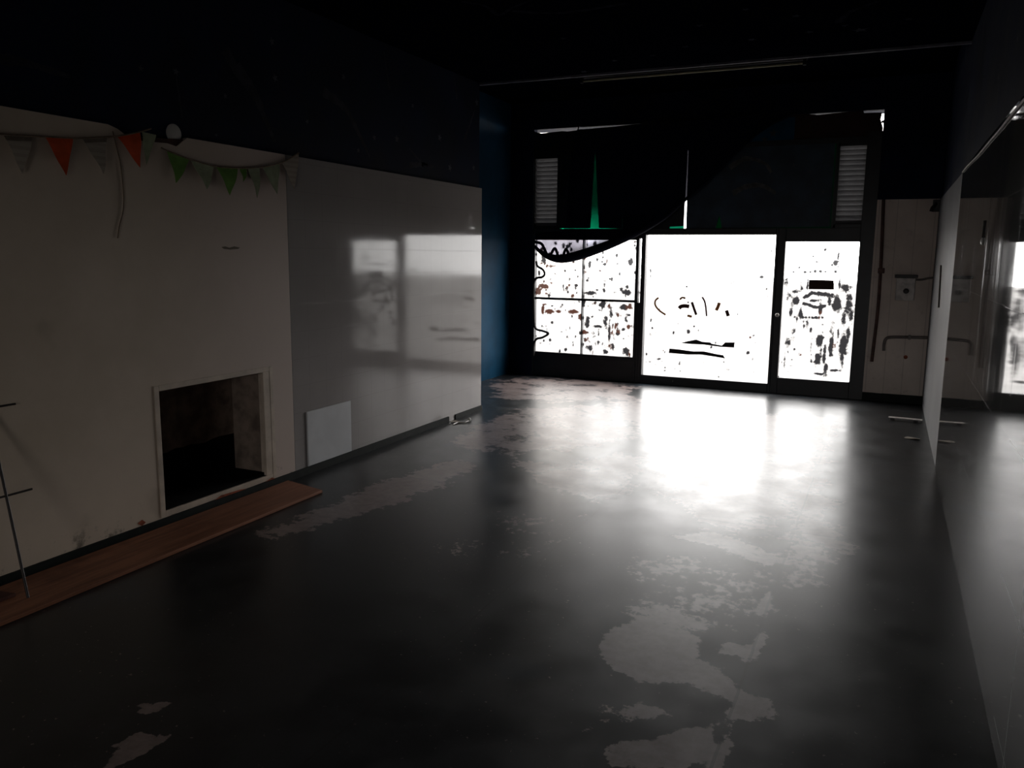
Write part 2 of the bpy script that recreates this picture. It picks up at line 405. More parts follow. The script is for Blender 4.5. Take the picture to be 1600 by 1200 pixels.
# left wall: navy masonry, with everything painted on it
mb = MB()
mb.box(XRL-.1, XU, YB, NY0, 0, ZC2+.1, M['navy']).box(XRL-.1, XU, NY1, YE, 0, ZC2+.1, M['navy'])
mb.box(XRL-.1, XU, NY0, NY1, NZ1, ZC2+.1, M['navy']).box(XRL-.1, XU, NY0, NY1, 0, NZ0, M['navy'])
e = XU+.002
uy, uz, nX = (0, 1, 0), (0, 0, 1), (1, 0, 0)
for x, y, r in [(220, 107, 5), (275, 112, 6), (430, 122, 6), (537, 120, 5), (585, 215, 5), (620, 217, 6), (687, 215, 6), (745, 160, 6), (703, 262, 6), (740, 262, 5), (660, 258, 5), (338, 211, 3), (352, 150, 4), (480, 190, 4), (645, 165, 4), (560, 235, 4), (425, 65, 6)]:
    p = onX(x, y, e); dist = (p-O).length; star(mb, p, uy, uz, r*dist/FPX*1.05, rot=random.random())
for pts, w0, w1 in [([(505, 143), (540, 170), (560, 208), (578, 246)], .035, .012), ([(352, 78), (368, 108), (398, 150), (418, 195), (430, 222)], .04, .012),
                    ([(372, 100), (392, 130), (412, 168)], .02, .008), ([(600, 80), (604, 110), (608, 140)], .006, .018), ([(710, 122), (714, 155)], .006, .014),
                    ([(742, 172), (733, 198), (725, 220)], .01, .018), ([(640, 232), (655, 250), (676, 262)], .008, .014), ([(640, 258), (660, 257), (678, 260)], .03, .012),
                    ([(0, 92), (40, 98), (110, 120)], .03, .01), ([(275, 118), (280, 150), (285, 185)], .008, .006)]:
    stroke(mb, [onX(x, y, e) for x, y in pts], w0, w1, nX)
wl = struct(mb.build('wall_left', fixn=False), 'navy upper left wall painted with pale stars and comet tails', 'wall')
# plaster cladding round the hole (its top edge is broken away for a stretch), then glossy tiles
YS = 4.655
nb0, nb1 = onX(168, 188, XL).y, onX(292, 213, XL).y
mb = MB(); P_ = M['plaster']
mb.box(XU, XL, YB, NY0, .0, ZT-.09, P_).box(XU, XL, NY1, YS, .0, ZT-.09, P_)
mb.box(XU, XL, NY0, NY1, NZ1, ZT-.09, P_).box(XU, XL, NY0, NY1, 0, NZ0, P_)
top = [(YB, ZT-.09), (YB, ZT+.005), (nb0, ZT), (nb0+.06, ZT-.015), (nb0+.15, ZT-.062), (nb0+.4, ZT-.05), (nb1-.08, ZT-.06), (nb1, ZT), (YS, ZT), (YS, ZT-.09)]
mb.prism([(XU, a, b) for a, b in top], (XL-XU, 0, 0), P_)
for pts in ([(330, 786), (345, 774), (375, 765), (400, 762), (404, 768), (375, 778), (350, 786)], [(408, 758), (425, 746), (431, 748), (428, 755), (414, 762)], [(215, 818), (222, 812), (228, 816), (222, 822)]):
    mb.poly([onX(x, y, XL+.0075 if x > 230 else XL+.002) for x, y in pts], M['brick_red'])
for pts in ([(346, 386), (352, 385), (358, 387), (366, 385), (375, 387), (372, 389), (360, 390), (350, 389)],):
    mb.poly([onX(x, y, XL+.0015) for x, y in pts], M['pale_band'])
pl = mb.build('plaster_panel', wl, fixn=False); pl['label'] = 'beige plaster lower part of the wall'
tl = MB().box(XU, XL, YS+.004, YE, 0, ZT, M['tile_l']).build('tile_panel', wl); tl['label'] = 'glossy white tiled part of the wall'
# hole: brick niche behind it and its white frame
bk = -4.22
za, zb_ = onX(258, 706, bk), onX(405, 668, bk)
mb = MB(); N_ = M['niche']; _k = (NY0, NY1, NZ0, NZ1); NY0 += .004; NY1 -= .004; NZ0 += .004; NZ1 -= .004
sl = (zb_.z-za.z)/(zb_.y-za.y); niche_black = []
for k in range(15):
    y_ = NY0+(NY1-NY0)*k/14; niche_black.append((bk, y_, za.z+sl*(y_-za.y)+random.uniform(-.012, .012)))
mb.poly([(bk, NY0, NZ0), (bk, NY1, NZ0)]+niche_black[::-1], M['niche_black']); mb.poly(niche_black+[(bk, NY1, NZ1), (bk, NY0, NZ1)], N_)
mb.poly([(bk, NY0, NZ0), (XL, NY0, NZ0), (XL, NY1, NZ0), (bk, NY1, NZ0)], M['niche_black'])
mb.poly([(bk, NY0, NZ1), (XL, NY0, NZ1), (XL, NY1, NZ1), (bk, NY1, NZ1)], N_)
mb.poly([(bk, NY0, NZ0), (XL, NY0, NZ0), (XL, NY0, NZ1), (bk, NY0, NZ1)], N_)
mb.poly([(bk, NY1, NZ0), (XL, NY1, NZ0), (XL, NY1, NZ1), (bk, NY1, NZ1)], N_)
mb.poly([(XU+.0, NY1-.004, NZ0), (XL, NY1-.004, NZ0), (XL, NY1-.004, NZ1), (XU-.06, NY1-.004, NZ1), (XU-.06, NY1-.004, NZ0)], M['white_trim'])
NY0, NY1, NZ0, NZ1 = _k
ni = struct(mb.build('wall_niche', fixn=False), 'dark brick niche with black floor behind the square hole', 'niche')
mb = MB(); W_ = M['white_trim']; fw = .035
mb.box(XL, XL+.006, NY0-fw, NY0, NZ0-fw, NZ1+fw, W_).box(XL, XL+.006, NY1, NY1+fw, NZ0-fw, NZ1+fw, W_)
mb.box(XL-.02, XL+.004, NY1-.065, NY1, NZ0, NZ1, W_).box(XL, XL+.006, NY0, NY1, NZ1, NZ1+fw, W_).box(XL, XL+.006, NY0, NY1, NZ0-fw, NZ0, W_)
struct(mb.build('trim_1', bevel=.003), 'chipped white frame round the square hole in the left wall', 'frame')
# skirting strips
b0 = onX(700, 655, XL).y
mb = MB().box(XL, XL+.014, YB, b0, 0, .055, M['skirting']).box(XL, XL+.014, b0+.14, YE, 0, .05, M['skirting'])
struct(mb.build('baseboard_left'), 'dark green skirting along the left wall, broken near its end', 'skirting')
# recessed left wall next to the shopfront
mb = MB().box(XRL-.1, XRL, YE, YF+.3, 0, ZC2+.1, M['blue_wall'])
struct(mb.build('wall_left_recess'), 'recessed blue wall beside the shopfront', 'wall')
# right wall
mb = MB().box(XR, XR+.2, YB, YF+.3, 0, ZC2+.1, M['navy'])
for x, y, r in [(1560, 120, 5), (1590, 60, 6), (1575, 30, 4)]:
    p = onX(x, y, XR-.002); star(mb, p, (0, 1, 0), (0, 0, 1), r*(p-O).length/FPX)
wr = struct(mb.build('wall_right', fixn=False), 'navy right wall above the tiles', 'wall')
YT = 7.15
tr_ = MB().box(XR-.012, XR, YB, YT, 0, ZT-.005, M['tile_r']).build('tile_panel', wr); tr_['label'] = 'large glossy tiles reflecting the shopfront'
wp = MB().box(XR-.008, XR, YT, YF, 0, ZT-.02, M['white_matte']).build('white_panel', wr); wp['label'] = 'matte white stretch by the corner'
# back wall behind the viewer; its doorway is added to brighten the left wall
BX0, BX1, BZ = -1.45, -.45, 2.05
mb = MB().box(XRL-.1, BX0, YB-.2, YB, 0, ZC2+.1, M['navy']).box(BX1, XR+.2, YB-.2, YB, 0, ZC2+.1, M['navy']).box(BX0, BX1, YB-.2, YB, BZ, ZC2+.1, M['navy'])
mb.box(XU, BX0, YB, YB+.02, 0, ZT, M['plaster']).box(BX1, XR, YB, YB+.02, 0, ZT, M['plaster']).box(BX0, BX1, YB, YB+.02, BZ, ZT, M['plaster'])
struct(mb.build('wall_back'), 'wall at the far end behind the viewer, with an unseen doorway added to brighten the left wall', 'wall')
struct(MB().box(-20, 20, -30, YB-.1, -.2, -.02, M['pavement']).build('ground'), 'paved ground outside the added rear doorway', 'pavement')
struct(MB().box(-40, -12, 26, 34, -.03, 11, M['facade']).box(-40, -12, 25.8, 26, 3.6, 3.9, M['pavement']).build('added_building'), 'pale building added across the street to dim the left floor reflection', 'building')  # added block, screens the low sky from the left floor reflection
# ceiling: low part, then a raised bay by the shopfront
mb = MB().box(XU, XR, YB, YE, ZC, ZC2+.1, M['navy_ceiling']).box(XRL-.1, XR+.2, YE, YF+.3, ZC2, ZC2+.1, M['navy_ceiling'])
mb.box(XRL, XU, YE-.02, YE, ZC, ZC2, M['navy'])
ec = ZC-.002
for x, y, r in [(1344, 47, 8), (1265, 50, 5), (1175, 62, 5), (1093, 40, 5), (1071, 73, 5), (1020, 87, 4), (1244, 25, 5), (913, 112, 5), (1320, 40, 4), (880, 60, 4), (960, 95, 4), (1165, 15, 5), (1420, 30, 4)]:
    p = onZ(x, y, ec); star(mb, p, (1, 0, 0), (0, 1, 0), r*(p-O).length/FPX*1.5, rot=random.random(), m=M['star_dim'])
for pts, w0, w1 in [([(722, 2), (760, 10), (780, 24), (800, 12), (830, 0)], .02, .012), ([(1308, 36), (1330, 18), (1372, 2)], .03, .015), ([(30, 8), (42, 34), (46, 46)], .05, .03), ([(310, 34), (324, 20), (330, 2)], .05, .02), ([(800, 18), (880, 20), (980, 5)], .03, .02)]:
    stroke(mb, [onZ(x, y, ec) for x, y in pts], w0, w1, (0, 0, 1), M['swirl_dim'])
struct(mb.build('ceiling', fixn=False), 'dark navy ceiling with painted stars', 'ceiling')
mb = MB()
pz = ZC
mb.box(XU, XR, YE-.012, YE+.012, pz-.022, pz+.02, M['trim_grey'])
struct(mb.build('trim_2', bevel=.004), 'thin grey strip along the edge of the low ceiling', 'trim')
# front wall round the shopfront
SL, SR = -4.43, -.262                                  # shopfront from / to
mb = MB(); n_ = M['navy']
mb.box(XRL, SL, YF, YF+.11, 0, 3.29, n_)                # dark pier left
mb.box(SR+.075, XR, YF, YF+.11, 0, 3.29, n_)            # pier right
mb.box(XRL, XR, YF, YF+.3, 3.29, ZC2, n_)              # lintel
wf = struct(mb.build('wall_front', fixn=False), 'navy front wall round the shopfront', 'wall')
fp = MB().box(SR+.075, XR-.012, YF-.012, YF, .0, 2.305, M['front_plaster']).box(-.055, .02, YF-.028, YF-.012, .1, .78, M['front_plaster']).build('plaster_panel', wf); fp['label'] = 'beige boarded plaster right of the doors'
struct(MB().box(SR+.075, XR-.008, YF-.035, YF-.012, 0, .1, M['skirting']).build('baseboard_front', bevel=.004), 'dark skirting under the beige front wall', 'skirting')

# ------------------------------------------------------------------ setting: shopfront
ZH = 1.915                                             # head of the glazing
FR = M['frame']
def px2(x, y): p = onY(x, y, YF+.045); return p.x, p.z
def pane(name, x0, x1, z0, z1, mat, marks, parent, rnd=0, rs=(.01, .04), seed=1, res=.011):
    """a glazing pane: fine mesh carrying the traced dirt marks (x px, y px, rx px, ry px, strength, warm)"""
    nx = max(2, int((x1-x0)/res)); nz = max(2, int((z1-z0)/res))
    gx, gz = np.meshgrid(np.linspace(x0, x1, nx+1), np.linspace(z0, z1, nz+1)); gx = gx.ravel(); gz = gz.ravel()
    dirt = np.zeros(len(gx)); warm = np.zeros(len(gx))
    R = random.Random(seed); S = 1/113.
    ms = []
    for mk in marks:
        x, y, rx, ry, st, wm = mk; c = px2(x, y); ms.append((c[0], c[1], rx*S, ry*S, st, wm))
    for _ in range(rnd):
        ms.append((R.uniform(x0, x1), R.uniform(z0, z1), R.uniform(*rs), R.uniform(*rs)*1.3, R.uniform(.45, .85), 1 if R.random() < .12 else 0))
    for cx, cz, rx, rz, st, wm in ms:
        f = st*np.exp(-(((gx-cx)/rx)**2+((gz-cz)/rz)**2)*1.0)
        dirt = np.maximum(dirt, f); warm = np.where(f > .08, np.maximum(warm, wm*np.minimum(1, f*2.5)), warm)
    yy = YF+.045
    me = bpy.data.meshes.new(name)
    idx = np.arange(len(gx)).reshape(nz+1, nx+1)
    q = np.stack([idx[:-1, :-1], idx[:-1, 1:], idx[1:, 1:], idx[1:, :-1]], -1).reshape(-1, 4)
    me.from_pydata([(a, yy, b) for a, b in zip(gx.tolist(), gz.tolist())], [], q.tolist())
    for nm, arr in (('dirt', dirt), ('warm', warm)):
        me.attributes.new(nm, 'FLOAT', 'POINT').data.foreach_set('value', arr.astype(np.float32))
    me.materials.append(mat)
    o = bpy.data.objects.new(name, me); C.objects.link(o); put(o, parent); return o
def line_marks(pts, r, st, wm, n=7):
    out = []
    for (x0, y0), (x1, y1) in zip(pts[:-1], pts[1:]):
        for k in range(n): out.append((x0+(x1-x0)*k/n, y0+(y1-y0)*k/n, r, r, st, wm))
    return out
# window_1: the four-pane window on the left
w1 = struct(thing('window_1', 'four-pane dirty window left of the bright door', 'window', (-3.7, YF, 0)))
xm = px2(911, 450)[0]; zm = px2(911, 468)[1]
WX0, WX1, WZ0, WZ1 = -4.395, -2.985, .335, 1.85
mb = MB()
mb.box(SL, WX0, YF, YF+.09, 0, ZH+.08, FR).box(WX1, -2.945, YF, YF+.09, 0, ZH+.08, FR)
mb.box(WX0, WX1, YF, YF+.09, WZ1, ZH+.08, FR).box(WX0, WX1, YF, YF+.09, WZ0-.05, WZ0, FR)
mb.box(xm-.008, xm+.008, YF+.01, YF+.08, WZ0, WZ1, FR).box(WX0, WX1, YF+.01, YF+.08, zm-.016, zm+.016, FR)
mb.build('window_frame', w1, bevel=.003)
mb = MB().box(WX0, -2.945, YF+.01, YF+.09, 0, WZ0-.05, FR); mb.build('kick_panel', w1, bevel=.003)
mk = [(850, 402, 6, 14, .8, 0), (842, 455, 7, 8, .9, 1), (850, 447, 12, 5, .9, 1), (862, 443, 8, 4, .6, 1), (860, 415, 12, 5, .5, 1), (885, 413, 16, 4, .45, 1), (880, 446, 2, 7, .8, 0), (900, 446, 5, 3, .7, 0), (870, 424, 10, 3, .4, 1)]
pane('pane', WX0, xm-.008, zm+.016, WZ1, M['glass_left'], mk, w1, 55, (.012, .04), 3)
mk = [(921, 414, 3, 7, .95, 0), (944, 413, 4, 3, .8, 0), (985, 408, 5, 10, .8, 0), (918, 438, 4, 3, .8, 0), (922, 458, 10, 4, .95, 0), (978, 457, 8, 5, .9, 0), (962, 456, 6, 3, .7, 0), (966, 404, 6, 2, .5, 0)]
pane('pane', xm+.008, WX1, zm+.016, WZ1, M['glass_left'], mk, w1, 60, (.01, .035), 5)
mk = [(848, 484, 3, 8, .95, 1), (858, 487, 10, 4, .95, 1), (872, 487, 6, 3, .9, 1), (895, 487, 10, 4, .95, 1), (908, 495, 5, 6, .9, 1), (850, 476, 6, 2, .7, 1), (886, 526, 3, 4, .5, 0)]
pane('pane', WX0, xm-.008, WZ0, zm-.016, M['glass_left'], mk, w1, 45, (.008, .03), 7)
mk = [(918, 505, 4, 12, .9, 0), (940, 477, 6, 4, .9, 0), (975, 480, 10, 6, .9, 0), (955, 488, 4, 14, .75, 0), (952, 520, 3, 22, .75, 0), (935, 510, 12, 3, .85, 0), (978, 500, 4, 8, .7, 0), (965, 515, 2, 20, .5, 0), (978, 548, 6, 5, 1, 0), (955, 543, 14, 2, .7, 0), (930, 530, 8, 10, .45, 0)]
pane('pane', xm+.008, WX1, WZ0, zm-.016, M['glass_left'], mk, w1, 90, (.01, .05), 9)
pane('sidelight', -2.945, -2.91, 1.05, 1.87, M['glass_left'], [(995, 480, 4, 40, .6, 0)], w1, 2, (.01, .02), 10)
# door_1: the big bright glass door
d1 = struct(thing('door_1', 'wide white-bright glass door in the middle of the shopfront', 'door', (-2.06, YF, 0)))
DX0, DX1, DZ0 = -2.855, -1.265, .115
mb = MB().box(-2.91, DX0, YF-.01, YF+.09, 0, ZH+.08, FR).box(DX1, -1.235, YF-.01, YF+.09, 0, ZH+.08, FR)
mb.box(DX0, DX1, YF-.01, YF+.09, ZH, ZH+.08, FR).box(DX0, DX1, YF-.01, YF+.09, 0, DZ0, FR)
mb.box(-2.945, -2.91, YF, YF+.09, 0, 1.05, FR).box(-2.945, -2.91, YF, YF+.09, 1.87, ZH+.08, FR)
mb.build('door_frame', d1, bevel=.004)
mk = [(1017, 424, 3, 6, .75, 0), (1016, 430, 3, 6, .6, 0), (1017, 500, 2, 5, .75, 0), (1017, 522, 4, 3, .6, 0), (1025, 398, 8, 3, .4, 0), (1190, 432, 4, 5, .8, 0), (1198, 452, 2, 3, .7, 0), (1123, 436, 3, 3, .7, 0), (1168, 551, 3, 3, .9, 0), (1076, 518, 3, 3.5, .95, 0),
      (1010, 553, 2, 3, .8, 0), (1029, 561, 4, 2.5, .8, 0), (1015, 565, 4, 2, .6, 0), (1061, 569, 3, 2, .6, 0), (1120, 570, 3, 2, .5, 0), (1136, 577, 5, 2, .6, 0), (1178, 524, 3, 3, .6, 0), (1180, 535, 3, 4, .5, 0), (1091, 516, 1.5, 6, .6, 0), (1052, 520, 2, 4, .6, 0), (1036, 428, 3, 2, .5, 0)]
pane('pane', DX0, DX1, DZ0, ZH, M['glass_door'], mk, d1, 60, (.007, .02), 21)
yt = YF+.042
def decal(name, parent, pts, mat, label=None, d=.003):
    o = MB().prism([onY(x, y, yt) for x, y in pts], (0, -d, 0), mat).build(name, parent)
    if label: o['label'] = label
    return o
M['letter_orange'] = plain('orange_letter_remains', (.75, .3, .12), .7, .2, .2, 20)
M['letter_brown'] = plain('brown_letter_remains', (.09, .04, .035), .7, .2, .2, 20)
decal('tape_strip', d1, [(1063, 536), (1075, 533), (1088, 530.5), (1097, 534), (1110, 535), (1112, 537), (1128, 540), (1133, 535), (1148, 535), (1147, 543), (1126, 542), (1100, 538.5), (1080, 537.5)], M['black_tape'], 'torn upper black strip')
decal('tape_strip', d1, [(1046, 544.5), (1062, 546), (1083, 549), (1100, 549), (1118, 553), (1130, 555), (1133, 560), (1118, 557.5), (1095, 554), (1075, 554), (1045, 551.5)], M['black_tape'], 'lower black strip')
def lstroke(pts, w, mat):
    P = smooth_path([onY(x, y, yt) for x, y in pts], 5); mbx = MB(); n = len(P); A = []; B = []
    for k in range(n):
        tn = (P[min(k+1, n-1)]-P[max(k-1, 0)]).normalized(); s_ = tn.cross(Vector((0, 1, 0)))
        A.append(P[k]+s_*w*1.5); B.append(P[k]-s_*w*1.5)
    for k in range(n-1): mbx.poly([A[k], A[k+1], B[k+1], B[k]], mat)
    return mbx.build('letter_remnant', d1, fixn=False)
for pts, w, mm in [([(1029, 465), (1024, 470), (1024, 477), (1030, 485), (1040, 492)], .008, 'letter_orange'), ([(1062, 468), (1066, 465), (1071, 466)], .008, 'letter_orange'),
                   ([(1061, 482), (1064, 479), (1070, 478), (1077, 479)], .016, 'letter_brown'), ([(1081, 472), (1084, 481), (1088, 492)], .011, 'letter_brown'), ([(1074, 493), (1081, 495)], .01, 'letter_orange'),
                   ([(1097, 464), (1101, 471), (1103, 482), (1104, 494)], .007, 'letter_brown'), ([(1124, 473), (1122, 479), (1119, 485)], .013, 'letter_orange'), ([(1135, 485), (1138, 494)], .014, 'letter_brown')]:
    lstroke(pts, w, M[mm])
# door_2: the streaky narrow door on the right
d2 = struct(thing('door_2', 'narrow glass door with dark smeared streaks at right', 'door', (-.75, YF, 0)))
EX0, EX1 = -1.15, -.338
mb = MB().box(-1.235, EX0, YF-.01, YF+.09, 0, ZH+.08, FR).box(EX1, SR+.078, YF-.01, YF+.09, 0, 3.06, FR)
mb.box(EX0, EX1, YF-.01, YF+.09, 1.835, ZH+.08, FR).box(EX0, EX1, YF-.01, YF+.09, 0, .2, FR)
mb.build('door_frame', d2, bevel=.004)
mk = line_marks([(1258, 425), (1314, 424)], 3, .85, 0) + line_marks([(1263, 434), (1302, 433)], 2, .6, 0) + line_marks([(1256, 465), (1268, 458), (1305, 462)], 3.5, .9, 0) + line_marks([(1256, 474), (1275, 480), (1290, 478)], 3, .95, 0) + line_marks([(1254, 496), (1290, 496)], 2.5, .9, 0)
mk += [(1244, 469, 6, 7, 1, 0), (1236, 490, 4, 9, .8, 0), (1251, 490, 3, 10, .9, 0), (1282, 482, 3, 11, 1, 0), (1308, 475, 7, 13, .95, 0), (1322, 450, 7, 6, .95, 0), (1327, 475, 6, 18, .9, 0), (1330, 495, 4, 14, .8, 0), (1305, 411, 6, 5, .8, 0), (1310, 400, 2, 8, .7, 0), (1276, 409, 5, 1.5, .8, 0),
       (1281, 533, 5, 11, 1, 0), (1278, 560, 5, 14, .85, 0), (1299, 540, 4, 18, .9, 0), (1318, 540, 6, 22, 1, 0), (1316, 558, 4, 14, .95, 0), (1267, 515, 3, 4, .9, 0), (1267, 545, 2, 20, .55, 0), (1290, 577, 4, 10, .9, 0), (1280, 584, 8, 2, .9, 0), (1304, 579, 10, 2, .8, 0), (1230, 535, 6, 10, .6, 0), (1226, 560, 2, 24, .6, 0), (1228, 440, 4, 12, .5, 0), (1232, 465, 4, 14, .45, 0), (1292, 500, 6, 4, .4, 0), (1290, 520, 5, 20, .4, 0), (1340, 470, 3, 40, .9, 0)]
mk += [(1240, 520, 5, 14, .5, 0), (1262, 505, 3, 12, .6, 0), (1296, 470, 4, 8, .7, 0), (1245, 455, 8, 4, .6, 0), (1253, 448, 3, 8, .6, 0), (1318, 500, 4, 16, .7, 0), (1300, 515, 5, 14, .6, 0), (1288, 555, 3, 20, .75, 0), (1309, 525, 3, 14, .7, 0), (1325, 525, 3, 20, .8, 0), (1283, 545, 2, 24, .7, 0), (1237, 478, 3, 14, .7, 0), (1272, 470, 10, 2.5, .7, 0), (1262, 443, 2, 10, .8, 0), (1312, 440, 2, 18, .7, 0), (1245, 500, 2, 10, .7, 0)]
pane('pane', EX0, EX1, .2, 1.835, M['glass_right'], mk, d2, 60, (.008, .028), 31)
decal('paper_notice', d2, [(1264, 437), (1303, 438), (1303, 452.5), (1263.5, 452)], M['brown_card'], 'brown card taped to the glass')
c = onY(1215, 492, YF-.01)
MB().lathe([(.012, 0), (.012, .02), (.02, .028), (.024, .042), (.018, .052), (.004, .055)], M['pale_metal'], Matrix.Translation(c) @ Matrix.Rotation(PI/2, 4, 'X'), 16).build('door_knob', d2, smooth=True)
# window_2: the boarded transom above, with slits of light and green film
w2 = struct(thing('window_2', 'boarded transom with green slits above the doors', 'window', (-2.3, YF, 2.0)))
TZ0, TZ1 = ZH+.08, 2.95
def tx(x, y): return onY(x, y, YF+.03).x
mb = MB(); bd = []
TL, TR = -4.04, -.665
xg0, xg1 = tx(922, 360), tx(936, 360); xgt = tx(929, 262); xs_ = tx(1071, 330)
slit0, slit1 = TZ0+.025, 2.32                            # clear slit beside the centre post
zb = TZ0+.009                                           # boards stop short of the head: a hairline of green
def board(name_pts, mat, nm='board'):
    return MB().prism([(x, YF+.02, z) for x, z in name_pts], (0, .025, 0), mat).build(nm, w2, bevel=.002)
board([(TL, zb), (xg0, zb), (xgt-.004, TZ1), (TL, TZ1)], M['board'])
board([(xg1, zb), (tx(972, 360), TZ0), (tx(972, 300), TZ1), (xgt+.010, TZ1)], M['board'])
board([(tx(972, 360)+.005, TZ0), (tx(1046, 360), TZ0), (tx(1046, 360), zb+.012), (xs_-.014, zb+.02), (xs_-.012, 2.32), (xs_-.005, 2.7), (xs_-.004, TZ1), (tx(972, 300)+.004, TZ1)], M['board'])
g2a, g2b = tx(1118, 360), tx(1128, 360); g2m = tx(1124, 338)
ztop = onY(1124, 336, YF+.03).z
bb = board([(xs_+.018, TZ0), (g2a, TZ0), (g2m, ztop), (g2b, TZ0), (TR-.008, TZ0+.01), (TR-.01, TZ1), (xs_+.006, TZ1)], M['board_blue'])
bb['label'] = 'slate blue board with painted swirls'
mbd = MB()
eY = YF+.018
for x, y, r in [(1208, 208, 5), (1240, 258, 4), (1160, 245, 4), (1228, 330, 5), (1192, 345, 4), (1265, 268, 4), (1286, 300, 4)]:
    p = onY(x, y, eY) if y > 225 else None
    if p: star(mbd, p, (1, 0, 0), (0, 0, 1), r/113, m=M['star'])
stroke(mbd, [onY(x, y, eY) for x, y in [(1145, 302), (1165, 292), (1190, 290), (1212, 302)]], .035, .02, (0, 1, 0), M['swirl_board'])
stroke(mbd, [onY(x, y, eY) for x, y in [(1140, 262), (1165, 248), (1195, 255), (1205, 270)]], .03, .015, (0, 1, 0), M['swirl_board'])
mbd.build('painted_swirls', w2, fixn=False)
MB().box(TL, tx(985, 330), YF+.06, YF+.064, TZ0, TZ1, M['film_left']).box(tx(985, 330), xs_-.02, YF+.06, YF+.064, TZ0, TZ1, M['film_mid']).box(xs_+.01, TR, YF+.06, YF+.064, TZ0, TZ1, M['film']).build('film_sheet', w2)['label'] = 'dark green film behind the boards'
mb = MB().box(-4.44, SR+.05, YF, YF+.09, TZ1, TZ1+.06, FR).box(TL-.03, TL, YF, YF+.09, TZ0, TZ1, FR).box(TR, TR+.03, YF, YF+.09, TZ0, TZ1, FR)
mb.build('transom_frame', w2, bevel=.003)
# header boards over the transom: daylight shows over their uneven top
hz = 3.29
def prof(pts): return [(x, YF+.01, z) for x, z in pts]
L0, L1 = onY(832, 206, YF).x, onY(1002, 197, YF).x
mb = MB().prism(prof([(-4.45, TZ1+.06), (-1.42, TZ1+.06), (-1.42, hz), (L1, hz), (L1-.35, hz-.016), (L0+.75, hz-.026), (L0+.5, hz-.045), (L0+.42, hz-.036), (L0+.12, hz-.05), (L0+.04, hz-.03), (L0, hz), (-4.45, hz)]), (0, .08, 0), M['board'])
hb = mb.build('header_board'); struct(hb, 'black board over the left part of the transom', 'board')
p0, p1 = onY(1168, 224, YF), onY(1240, 180, YF)
nb = MB().prism([(x, YF+.004, z) for x, z in [(p0.x, p0.z-.01), (p1.x+.02, p0.z+.02), (p1.x+.02, p1.z-.02), (p0.x+.18, p1.z-.02)]], (0, .006, 0), M['blue_wall'])
for x, y, r in [(1208, 208, 6), (1195, 218, 5), (1205, 180, 4)]: star(nb, onY(x, y, YF+.002), (1, 0, 0), (0, 0, 1), r/113)
put(nb.build('painted_patch', fixn=False), hb)
r0, r1, r2, r3, r4 = (onY(x, 178, YF).x for x in (1262, 1278, 1332, 1350, 1381))
mb = MB().prism(prof([(-1.42, TZ1+.06), (r4+.0, TZ1+.06), (r4+.0, hz-.19), (r4-.03, hz-.1), (r4-.02, hz-.03), (r3, hz-.024), (r3-.01, hz), (r2, hz), (r1, hz-.018), (r0, hz), (-1.42, hz)]), (0, .08, 0), M['brown_wood'])
struct(mb.build('header_board'), 'dark brown board over the right part of the transom', 'board')
struct(MB().box(r4+.03, SR+.11, YF+.01, YF+.09, 3.0, hz, FR).box(r4-.02, r4+.05, YF+.01, YF+.09, hz-.135, hz-.115, FR).build('header_post'), 'black post at the right end of the header', 'post')

# louvre vents either side of the transom
def vent(x0, x1, label):
    v = thing('louver_vent', label, 'vent', ((x0+x1)/2, YF, TZ0), 'louvred vents beside the transom')
    fr = MB().box(x0, x0+.018, YF, YF+.09, TZ0, TZ1, FR).box(x1-.018, x1, YF, YF+.09, TZ0, TZ1, FR).box(x0, x1, YF, YF+.09, TZ0, TZ0+.04, FR).box(x0, x1, YF, YF+.09, TZ1-.04, TZ1, FR)
    fr.build('vent_frame', v)
    n = 16; step = (TZ1-TZ0-.05)/n; mb = MB()
    for k in range(n):
        z = TZ0+.018+k*step
        o = (YF+.012, z+.062); q = (YF+.07, z+.004)
        mb.prism([(x0+.018, o[0], o[1]), (x0+.018, q[0], q[1]), (x0+.018, q[0]+.003, q[1]+.004), (x0+.018, o[0]+.003, o[1]+.004)], (x1-x0-.036, 0, 0), M['slat'])
    mb.build('slats', v)
vent(SL+.005, TL-.03, 'narrow grey louvred vent left of the boarded transom')
vent(TR+.03, SR-.0, 'grey louvred vent right of the boarded transom')

# ------------------------------------------------------------------ things: sheer cloth over the window
yc = YF-.16
top_c = [(834, 364), (872, 361), (882, 358), (888, 300), (893, 225), (900, 204), (925, 202), (1000, 196), (1100, 187), (1170, 181), (1225, 176), (1248, 174)]
bot_c = [(836, 386), (843, 394), (855, 403), (875, 409), (905, 404), (950, 388), (1000, 365), (1040, 341), (1072, 313), (1100, 290), (1165, 226), (1205, 196), (1248, 176)]
tp = smooth_path([onY(x, y, yc) for x, y in top_c], 12); bp = smooth_path([onY(x, y, yc) for x, y in bot_c], 6)
def resamp(P, xs):
    out = []
    for x in xs:
        for a, b in zip(P[:-1], P[1:]):
            if a.x <= x <= b.x: out.append(a.lerp(b, (x-a.x)/max(1e-9, b.x-a.x))); break
        else: out.append((P[0] if x < P[0].x else P[-1]).copy())
    return out
cx = np.linspace(max(tp[0].x, bp[0].x), min(tp[-1].x, bp[-1].x), 70)
TP, BP = resamp(tp, cx), resamp(bp, cx)
cl = thing('cloth', 'sheer dark navy cloth swagged across the transom and left window', 'cloth', (-3.2, yc, 2.9))
mb = MB(); nv = 24
for i in range(70):
    for k in range(nv+1):
        f = k/nv; p = TP[i].lerp(BP[i], f); amp = .012+.02*f
        mb.v.append((p.x, yc+amp*math.sin(i*.75+f*3)+.012*math.sin(i*.31), p.z))
